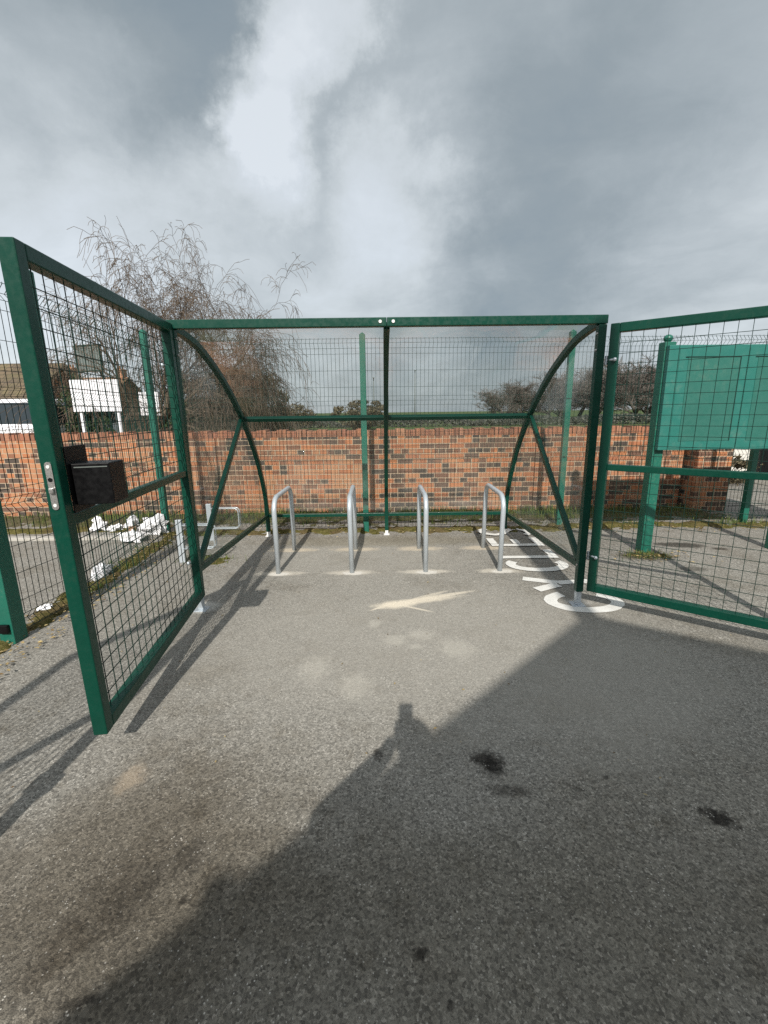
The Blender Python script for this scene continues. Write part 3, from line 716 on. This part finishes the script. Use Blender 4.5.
# ------------------------------------------------------------------ trees
def grow(b_thick, b_thin, p, d, L, r, depth, rng, P_):
    """recursive limbs: P_ = dict(maxd, split, spread, droop, wob, thin)"""
    n = max(4, int(L/P_['seg'])); pts = [p.copy()]; rad = [r]; q = p.copy(); dd = d.copy()
    frac = depth/P_['maxd']
    for i in range(n):
        dd = dd + Vector((rng.gauss(0,1), rng.gauss(0,1), rng.gauss(0,1)))*P_['wob']*(1+frac) + Vector((0,0,-1))*P_['droop']*frac*frac*(1+1.2*i/n) + Vector((0,0,1))*P_['lift']*(1-frac)
        dd.normalize(); q = q + dd*(L/n); pts.append(q.copy()); rad.append(max(P_['rmin'], r*(1-.62*(i+1)/n)))
        if depth > 0 and q.z < .35: break
    (b_thick if depth < P_['thickd'] else b_thin).tube(pts, rad, 8 if depth == 0 else (6 if depth < P_['thickd'] else 3), False, True)
    if depth >= P_['maxd']: return
    k = P_['split'][min(depth, len(P_['split'])-1)]
    for j in range(k):
        t_ = rng.uniform(P_['start'] if depth == 0 else .2, 1.0); idx = min(len(pts)-1, int(t_*(len(pts)-1)))
        base = pts[idx]; bd = (pts[idx]-pts[idx-1]).normalized() if idx else d
        az = rng.uniform(0, 2*pi); o = bd.orthogonal().normalized(); o = Matrix.Rotation(az, 3, bd) @ o
        sp = P_['spread']*rng.uniform(.6,1.25)
        nd = (bd*cos(sp) + o*sin(sp)).normalized()
        grow(b_thick, b_thin, base, nd, L*P_['lenf'][min(depth, len(P_['lenf'])-1)]*rng.uniform(.65,1.15), rad[idx]*P_['radf'], depth+1, rng, P_)
def tree(name, loc, L, r, P_, seed, mt, mc, label=None, cat='tree', group=None, sc=(1,1,1)):
    e = empty(name, loc); rng = random.Random(seed); a, c = MB(), MB()
    grow(a, c, Vector((0,0,-.1)), Vector((.02,.0,1)), L, r, 0, rng, P_)
    a.build('trunk', mt, e); c.build('crown', mc, e); e.scale = sc
    if label: tag(e, label, cat, group)
    return e
PB = dict(maxd=5, split=(10,7,6,5,4), spread=.70, droop=.30, lift=.035, wob=.13, thickd=3, rmin=.0043, seg=.17, start=.3, lenf=(.85,.78,.72,.66,.6), radf=.55)
tree('bare_birch', (-6.0, 11.2, 0), 2.75, .13, PB, 31, M['bark'], M['twig'], sc=(.86,.9,1.06), label='bare drooping tree with fine twigs beyond the wall, left of the shelter')

PF = dict(maxd=4, split=(14,7,6,5), spread=.62, droop=.03, lift=.10, wob=.10, thickd=2, rmin=.02, seg=.6, start=.14, lenf=(.62,.62,.62,.6), radf=.55)
protos = [tree('bare_tree', (0,0,0), 5.6, .22, PF, s_, M['farbark'], M['fartwig']) for s_ in (3, 8, 21)]
spots = [(18.8,70,.62,'lowest bare tree at the left end of the far tree line'),(22.0,72,.72,'bare tree second from the left end of the far tree line'),(25.2,69,.78,'rounded bare tree in the far tree line left of the right arch'),
         (28.6,73,.85,'bare tree in the far tree line just left of the right arch'),(31.8,68,.9,'bare tree of the far tree line behind the right arch'),(35,71,1.0,'tall bare tree seen behind the right fence post'),
         (38.5,69,1.05,'bare tree of the far line between the right fence post and the shelter post'),(42,71,1.12,'highest bare tree of the far line, behind the right shelter post'),(45.5,69,1.05,'bare tree of the far line just right of the gate hinge'),
         (49,73,1.02,'bare tree of the far line left of the notice board'),(53,70,1.0,'bare tree of the far line partly behind the notice board'),(58,72,1.0,'bare tree of the far line hidden mostly by the notice board'),
         (24.4,82,.85,'bare tree standing behind the far line near its left end'),(33,84,1.0,'bare tree standing behind the far line at the right arch'),(41,83,1.15,'bare tree standing behind the highest tree of the far line'),(48.5,84,1.15,'bare tree standing behind the far line left of the notice board'),(37,86,1.1,'bare tree standing furthest back, seen between post and arch')]
for i, (x, y, s_, lb) in enumerate(spots):
    o = protos[i] if i < 3 else copy_tree(protos[i % 3])
    o.location = (x, y, 0); o.rotation_euler = (0,0,R.uniform(0,6.28)); o.scale = (s_*1.6, s_*1.6, s_*.93)
    tag(o, lb, 'tree', 'bare trees of the far tree line')

def bush(name, loc, sx, sy, sz, n, ls, mat, label, seed, cat='bush', stem=True, group=None, cone=False):
    e = empty(name, loc); rng = random.Random(seed); b = MB()
    cl = []
    for _ in range(34):
        while True:
            u = Vector((rng.uniform(-1,1), rng.uniform(-1,1), rng.uniform(-1,1)))
            if .35 < u.length < 1: break
        if cone:
            k = rng.random()**1.4; a = rng.uniform(0,6.28); rr = (1-k)*rng.uniform(.5,1); u = Vector((rr*cos(a), rr*sin(a), k*2-1))
        cl.append((u, rng.uniform(.16,.36)*(.6 if cone else 1)))
    for _ in range(n):
        c_, r_ = rng.choice(cl)
        g_ = Vector((rng.gauss(0,1), rng.gauss(0,1), rng.gauss(0,1))).normalized()*r_*rng.uniform(.55,1.05)
        p = c_ + g_; p = Vector((p.x*sx, p.y*sy, max(.03, sz*(p.z+1.05)/2.05)))
        nrm = (g_ + Vector((rng.gauss(0,.6), rng.gauss(0,.6), rng.gauss(0,.6)))).normalized(); u = nrm.orthogonal().normalized(); u = Matrix.Rotation(rng.uniform(0,6.28), 3, nrm) @ u; v = nrm.cross(u)
        s1 = ls*rng.uniform(.6,1.4)
        b.add([p-u*s1, p-v*s1*.45, p+u*s1, p+v*s1*.45], [(0,1,2,3)])
    b.build('crown', mat, e)
    if stem:
        b = MB()
        for _ in range(9):
            a = rng.uniform(0,6.28); q = Vector((cos(a)*sx*.55, sin(a)*sy*.55, sz*rng.uniform(.5,.9)))
            b.tube([(0,0,-.05), q*.5+Vector((0,0,.1*sz)), q], [.05*sz*.4,.03*sz*.4,.008], 5, False)
        b.build('trunk', M['bark'], e)
    return tag(e, label, cat, group)
bush('evergreen_bush', (-4.35,14,0), 1.35, 1.2, 2.85, 9000, .05, M['bushleaf'], 'brownish green bushy tree behind the left arch of the shelter', 5, 'tree')
bush('round_shrub', (-8.4,40,0), 2.4, 2.0, 2.5, 4500, .11, M['brownleaf'], 'low brown rounded shrub beyond the wall, nearest the bushy tree', 6)
bush('round_shrub', (-1.7,40,0), 2.6, 2.0, 2.6, 4500, .11, M['brownleaf'], 'low brown rounded shrub beyond the wall, behind the middle fence post', 9)
bush('conifer', (-7.6,17.5,0), 1.3, 1.2, 3.0, 8000, .07, M['hedgeleaf'], 'dark green conical conifer right of the white board', 14, 'tree', cone=True)
bush('dark_shrub', (-9.25,14.3,0), .55, .7, 2.55, 5000, .06, M['hedgeleaf'], 'dark green shrub left of the white board', 15)
bush('dark_shrub', (-6.3,18.5,0), 2.0, 1.2, 2.1, 7000, .07, M['hedgeleaf'], 'dark green shrub under the bare drooping tree', 17)
bush('dark_shrub', (-13.1,15,0), .7, .8, 2.2, 4500, .06, M['brownleaf'], 'brown shrub in front of the tiled roof house', 18)
fh = MB(); rng = random.Random(4)
for _ in range(15000):
    x = rng.uniform(-12,48); y = 46+rng.gauss(0,.7); h = .85+.45*noise.noise(Vector((x*.14,0,0)))+.4*noise.noise(Vector((x*.6,3,0)))
    z = rng.uniform(0,1)**.6*h; s1 = rng.uniform(.06,.15); a = rng.uniform(0,6.28); tl = rng.uniform(-1,1)
    u = Vector((cos(a),sin(a),tl*.5))*s1; v = Vector((-sin(a)*.4,cos(a)*.4,1))*s1*.7; p = Vector((x,y,z))
    fh.add([p-u,p-v,p+u,p+v], [(0,1,2,3)])
fh.build('far_hedge', M['farhedge'], kind='stuff')

# ------------------------------------------------------------------ things beyond the wall
sb = empty('sign_board', (-5.93, 9.6, 0)); tag(sb, 'blank looking white sign board on two white posts beyond the wall', 'sign')
b = MB(); b.box((-.5,-.02,1.60),(.5,.02,2.24)); b.build('panel', M['whitepaint'], sb, bevel=.004)
for x in (-.38,.40):
    b = MB(); b.box((x-.028,.021,0),(x+.028,.075,2.2)); b.build('post', M['whitepaint'], sb, bevel=.004)
sb = empty('sign_board', (-5.33, 10.6, 0)); tag(sb, 'smaller white sign board beside the left fence post', 'sign')
b = MB(); b.box((-.24,-.02,1.5),(.2,.02,2.03)); b.build('panel', M['whitepaint'], sb, bevel=.004)
b = MB(); b.box((-.03,.021,0),(.03,.07,2.0)); b.build('post', M['whitepaint'], sb, bevel=.004)
bb = empty('backboard', (-9.95, 16, 0), -.35); tag(bb, 'grey sports backboard on a pole above the white sign', 'backboard')
b = MB(); b.box((-.55,-.02,3.02),(.55,.02,3.80)); b.build('panel', M['grey'], bb, bevel=.004)
b = MB()
for lo, hi in (((-.6,-.035,2.97),(.6,.035,3.018)), ((-.6,-.035,3.802),(.6,.035,3.85)), ((-.6,-.035,3.02),(-.552,.035,3.80)), ((.552,-.035,3.02),(.6,.035,3.80))): b.box(lo, hi)
b.build('frame', M['wire'], bb)
b = MB(); b.tube([(0,.5,0),(0,.5,2.7),(0,.3,3.2),(0,.04,3.4)], .05, 10); b.build('pole', M['wire'], bb)

def roof_mat(name, a, bcol):
    m, t, b = new_mat(name)
    tc = t.node('ShaderNodeTexCoord').outputs['Object']
    br = t.node('ShaderNodeTexBrick', offset=.5, ins={'Vector': t.node('ShaderNodeMapping', ins={'Vector': tc, 'Rotation': (radians(90),0,0)}).outputs[0], 'Color1': (*a,1), 'Color2': (*bcol,1), 'Mortar': (.03,.025,.02,1), 'Scale': 1, 'Mortar Size': .012, 'Brick Width': .3, 'Row Height': .17})
    n = t.noise(tc, 2, 6, .7)
    setp(b, Base_Color=t.mix(t.maprange(n, .4, .7, 0, .5), br.outputs['Color'], (.16,.14,.06)), Roughness=.95)
    return m
M['roof'] = roof_mat('clay_roof', (.1,.075,.05), (.15,.11,.068)); M['roof2'] = roof_mat('red_roof', (.2,.1,.06), (.28,.14,.08))
def house(name, label, loc, rz, w_, d_, he, hr, mw, mr, chim=(), wins=()):
    e = empty(name, loc, rz); tag(e, label, 'house')
    b = MB(); b.add([(-w_/2,-d_/2,0),(w_/2,-d_/2,0),(w_/2,d_/2,0),(-w_/2,d_/2,0),(-w_/2,-d_/2,he),(w_/2,-d_/2,he),(w_/2,d_/2,he),(-w_/2,d_/2,he),(-w_/2,0,hr-.12),(w_/2,0,hr-.12)],
        [(0,1,5,4),(1,2,6,9,5),(2,3,7,6),(3,0,4,8,7)]); b.build('wall', mw, e)
    b = MB(); o = .3
    for s_ in (-1, 1):
        k = (hr-he)/(d_/2); ye = s_*(d_/2+o); ze = he-o*k+.02
        b.add([(-w_/2-o,ye,ze),(w_/2+o,ye,ze),(w_/2+o,0,hr+.02),(-w_/2-o,0,hr+.02),(-w_/2-o,ye,ze-.14),(w_/2+o,ye,ze-.14),(w_/2+o,0,hr-.11),(-w_/2-o,0,hr-.11)],
              [(0,1,2,3),(7,6,5,4),(0,4,5,1),(1,5,6,2),(3,7,4,0)] if s_ < 0 else [(3,2,1,0),(4,5,6,7),(1,5,4,0),(2,6,5,1),(0,4,7,3)])
    rf = b.build('roof', mr, e)
    for x, hh in chim:
        b = MB(); b.box((x-.3,-.3,hr-.5),(x+.3,.3,hh)); b.box((x-.35,-.35,hh),(x+.35,.35,hh+.1)); c_ = b.build('chimney', M['brick'], rf)
        b = MB(); b.cyl((x-.12,0,hh+.25),(0,0,1),.09,.3,10); b.cyl((x+.14,0,hh+.25),(0,0,1),.09,.3,10); b.build('chimney_pot', M['roof2'], c_)
    for x, z, ww, wh in wins:
        b = MB(); b.box((x-ww/2,-d_/2-.03,z),(x+ww/2,-d_/2+.02,z+wh)); q = b.build('window', M['whitepaint'], e)
        b = MB(); b.box((x-ww/2+.07,-d_/2-.034,z+.07),(x-.03,-d_/2-.031,z+wh-.07)); b.box((x+.03,-d_/2-.034,z+.07),(x+ww/2-.07,-d_/2-.031,z+wh-.07)); b.build('pane', M['dark'], q)
    return e
house('bungalow', 'low house with mossy brown tiled roof behind the left fence', (-18.2,20.5,0), 0, 8.2, 5.2, 2.0, 3.75, M['brick2'], M['roof'], (), [(2.2,.7,1.2,1.0),(-.5,.7,1.2,1.0)])
house('brick_house', 'brick house with two chimneys behind the white sign board', (-26.2,43,0), 0, 5.2, 6, 3.2, 4.9, M['brick2'], M['roof2'], [(-2.2,5.7),(2.3,5.5)], [(1.2,1.3,1.2,1.2)])
house('far_house', 'small orange brick house glimpsed through the left shelter side', (-14.6,37,0), radians(90), 5, 1.5, 1.9, 2.35, M['brick'], M['roof2'], (), [])
# white van
va = empty('white_van', (-10.9, 15.3, 0), radians(90)); va.scale = (.92,.95,.86); tag(va, 'white van with dark windscreen parked nose on beyond the wall', 'van')
prof = [(-2.3,.35),(-2.3,1.35),(-2.15,1.5),(-1.75,2.25),(-1.5,2.36),(2.2,2.36),(2.35,2.2),(2.4,.35)]
b = MB(); n = len(prof)
b.add([(x,-.9,z) for x, z in prof] + [(x,.9,z) for x, z in prof], [tuple(range(n-1,-1,-1)), tuple(range(n,2*n))] + [(i,(i+1)%n,n+(i+1)%n,n+i) for i in range(n)]); b.build('body', M['whitepaint'], va, bevel=.06)
for x0, x1 in ((-1.55,-.55),(-.42,.75),(.88,2.1)):
    b = MB(); b.box((x0,-.915,1.45),(x1,-.903,2.15)); b.build('window', M['dark'], va)
b = MB(); b.add([(-2.155,-.76,1.52),(-2.155,.76,1.52),(-1.775,.7,2.23),(-1.775,-.7,2.23),(-2.12,-.76,1.52),(-2.12,.76,1.52),(-1.74,.7,2.23),(-1.74,-.7,2.23)], [(0,3,2,1),(4,5,6,7),(0,1,5,4),(1,2,6,5),(2,3,7,6),(3,0,4,7)]); b.build('windscreen', M['dark'], va)
b = MB(); b.box((-2.325,-.55,.95),(-2.303,.55,1.15)); b.build('grille', M['black'], va)
for y in (-.72,.72):
    b = MB(); b.box((-2.33,y-.13,1.0),(-2.303,y+.13,1.22)); b.build('headlight', M['steel'], va, bevel=.01)
for x in (-1.5,1.5):
    for y in (-.8,.8):
        b = MB(); b.cyl((x,y,.34),(0,1,0),.34,.22,20); q = b.build('wheel', M['rubber'], va); b = MB(); b.cyl((x,y*1.15,.34),(0,1,0),.2,.03,16); b.build('rim', M['steel'], q)
# small white garage past the pier
ga = empty('garage', (9.2, 9.6, 0)); tag(ga, 'pale rendered garage with dark door right of the brick pier', 'garage')
b = MB(); b.box((-2.2,0,-.05),(2.4,1.6,2.2)); b.build('wall', M['render'], ga)
b = MB(); b.box((-1.12,-.05,0),(.2,-.003,2.0)); dr = b.build('door', M['black'], ga, bevel=.006)
b = MB(); b.ball((-.98,-.075,1.0), .03, 8); b.build('handle', M['steel'], dr)
b = MB(); b.box((-2.3,-.12,2.2),(2.55,1.7,2.3)); b.build('roof', M['grey'], ga, bevel=.01)
bush('low_shrub', (6.9,8.9,0), .6, .35, .55, 1800, .04, M['brownleaf'], 'low brown shrub at the foot of the pale garage', 31)
for x, y, h, lb in ((-.9,52,5.2,'thin lamp column far behind the wall, left of the middle fence post'), (4.3,60,6.6,'thin lamp column far behind the wall, right of the middle arch')):
    lc = empty('lamp_column', (x,y,0)); tag(lc, lb, 'lamp post', 'far lamp columns')
    b = MB(); b.tube([(0,0,0),(0,0,h)], [.07,.045], 8); b.build('column', M['grey'], lc)
    b = MB(); b.box((-.1,-.4,h-.02),(.1,.1,h+.06)); b.build('lantern', M['grey'], lc, bevel=.01)

# ------------------------------------------------------------------ behind the viewer: the gabled building and the person whose shadows fall in front
YB = -3.5
hb = empty('gabled_building', (0, YB, 0)); tag(hb, 'brick building behind the viewer whose gable shades the tarmac', 'building')
apex, lft, rgt = (1.13, 5.03), (-3.9, 1.15), (6.6, 2.5)
pf_ = [(lft[0],0),(rgt[0],0),rgt,apex,lft]; n = 5
b = MB(); b.add([(x,0,z-(.17 if i>1 else 0)) for i,(x,z) in enumerate(pf_)] + [(x,-9,z-(.17 if i>1 else 0)) for i,(x,z) in enumerate(pf_)], [tuple(range(n)), tuple(range(2*n-1,n-1,-1))] + [((i+1)%n,i,n+i,n+(i+1)%n) for i in (0,1,4)]); b.build('wall', M['brick2'], hb)
b = MB(); b.sweep([(rgt[0],-4.55,rgt[1]-.06),(apex[0],-4.55,apex[1]-.06),(lft[0],-4.55,lft[1]-.06)], 9.1, .1, (0,1,0)); rf = b.build('roof', M['roof'], hb)
b = MB(); b.cyl((1.115,-.12,6.03),(0,0,1),.088,2.5,16); b.build('shade_pole', M['grey'], rf)  # unseen pole added on the ridge so its shadow darkens the right shelter post
b = MB(); b.cyl((-.84,-.1,3.42),(0,0,1),.05,.34,14); b.ball((-.84,-.1,3.59), .065, 10, (1,1,.6)); b.build('vent_pipe', M['grey'], rf)

ph = empty('phone', (-.022, -.012, HC)); tag(ph, 'black phone held upright by the photographer', 'phone')
ph.rotation_euler = (-PT, 0, 0)
b = MB(); b.box((-.037,-.009,-.10),(.037,-.001,.068)); b.build('case', M['black'], ph, bevel=.003)
def person():
    verts = []; edges = []; rad = []
    def v(p, r, par=None):
        verts.append(p); rad.append(r); i = len(verts)-1
        if par is not None: edges.append((par, i))
        return i
    B = Vector((-.01, -.47, 0))
    def q(x, y, z): return (B.x+x, B.y+y, z)
    pel = v(q(0,0,.95), (.155,.115)); wa = v(q(0,.01,1.12), (.14,.105), pel); ch = v(q(0,.0,1.33), (.17,.125), wa); ne = v(q(0,.02,1.47), (.065,.065), ch); n2 = v(q(0,.05,1.54), (.06,.06), ne)
    hd = v(q(0,.075,1.62), (.078,.095), n2); v(q(0,.07,1.71), (.07,.085), hd)
    for s_ in (-1, 1):
        shd = v(q(.17*s_,0,1.41), (.075,.075), ch); el = v(q((.37 if s_<0 else .24)*s_,(.2 if s_<0 else .14),1.25), (.058,.058), shd)
        hx = (-.075 if s_ < 0 else .03) - .022 - B.x
        wr = v(q(hx, .36, 1.43), (.036,.036), el); v(q(hx*1.0, .405, 1.46), (.033,.022), wr)
        hp = v(q(.1*s_,0,.88), (.095,.1), pel); kn = v(q(.12*s_,.02,.49), (.06,.065), hp); an = v(q(.13*s_,-.02,.09), (.042,.045), kn); v(q(.14*s_,.13,.04), (.04,.032), an)
    me = bpy.data.meshes.new('person'); me.from_pydata(verts, edges, []); o = bpy.data.objects.new('person', me); COL.objects.link(o)
    sk = o.modifiers.new('skin', 'SKIN'); sk.use_smooth_shade = True
    for d_, r in zip(me.skin_vertices[0].data, rad): d_.radius = r
    me.skin_vertices[0].data[0].use_root = True
    ss = o.modifiers.new('sub', 'SUBSURF'); ss.levels = 2; ss.render_levels = 2
    me.materials.append(paint('dark_clothing', (.03,.035,.05), .9, .3))
    return o
pe = person(); tag(pe, 'photographer in dark clothes holding up a phone, seen as a shadow', 'person')
skin = paint('skin', (.45,.27,.19), .55, .1, dirtamt=.05)
b = MB()
for s_ in (-1, 1):      # fingers closed round the edges of the phone
    x0 = -.022 + s_*.044
    for k in range(4):
        z = 1.495 - k*.02
        b.tube([(x0-s_*.0,-.05,z-.012),(x0+s_*.006,-.03,z-.004),(x0+s_*.004,-.0125,z),(x0-s_*.012,-.0085+.0,z)], [.009,.0085,.008,.006], 6)
    b.tube([(x0,-.06,1.455),(x0-s_*.012,-.035,1.468),(x0-s_*.03,-.0265,1.48)], [.011,.01,.008], 6)
b.build('fingers', skin, pe)
b = MB(); b.ball((-.01,-.405,1.70), .098, 14, (.95,1.1,.78)); b.build('hair', M['rubber'], pe)

scene.render.engine = 'CYCLES'
scene.cycles.max_bounces = 8; scene.cycles.transparent_max_bounces = 24
scene.cycles.use_denoising = False
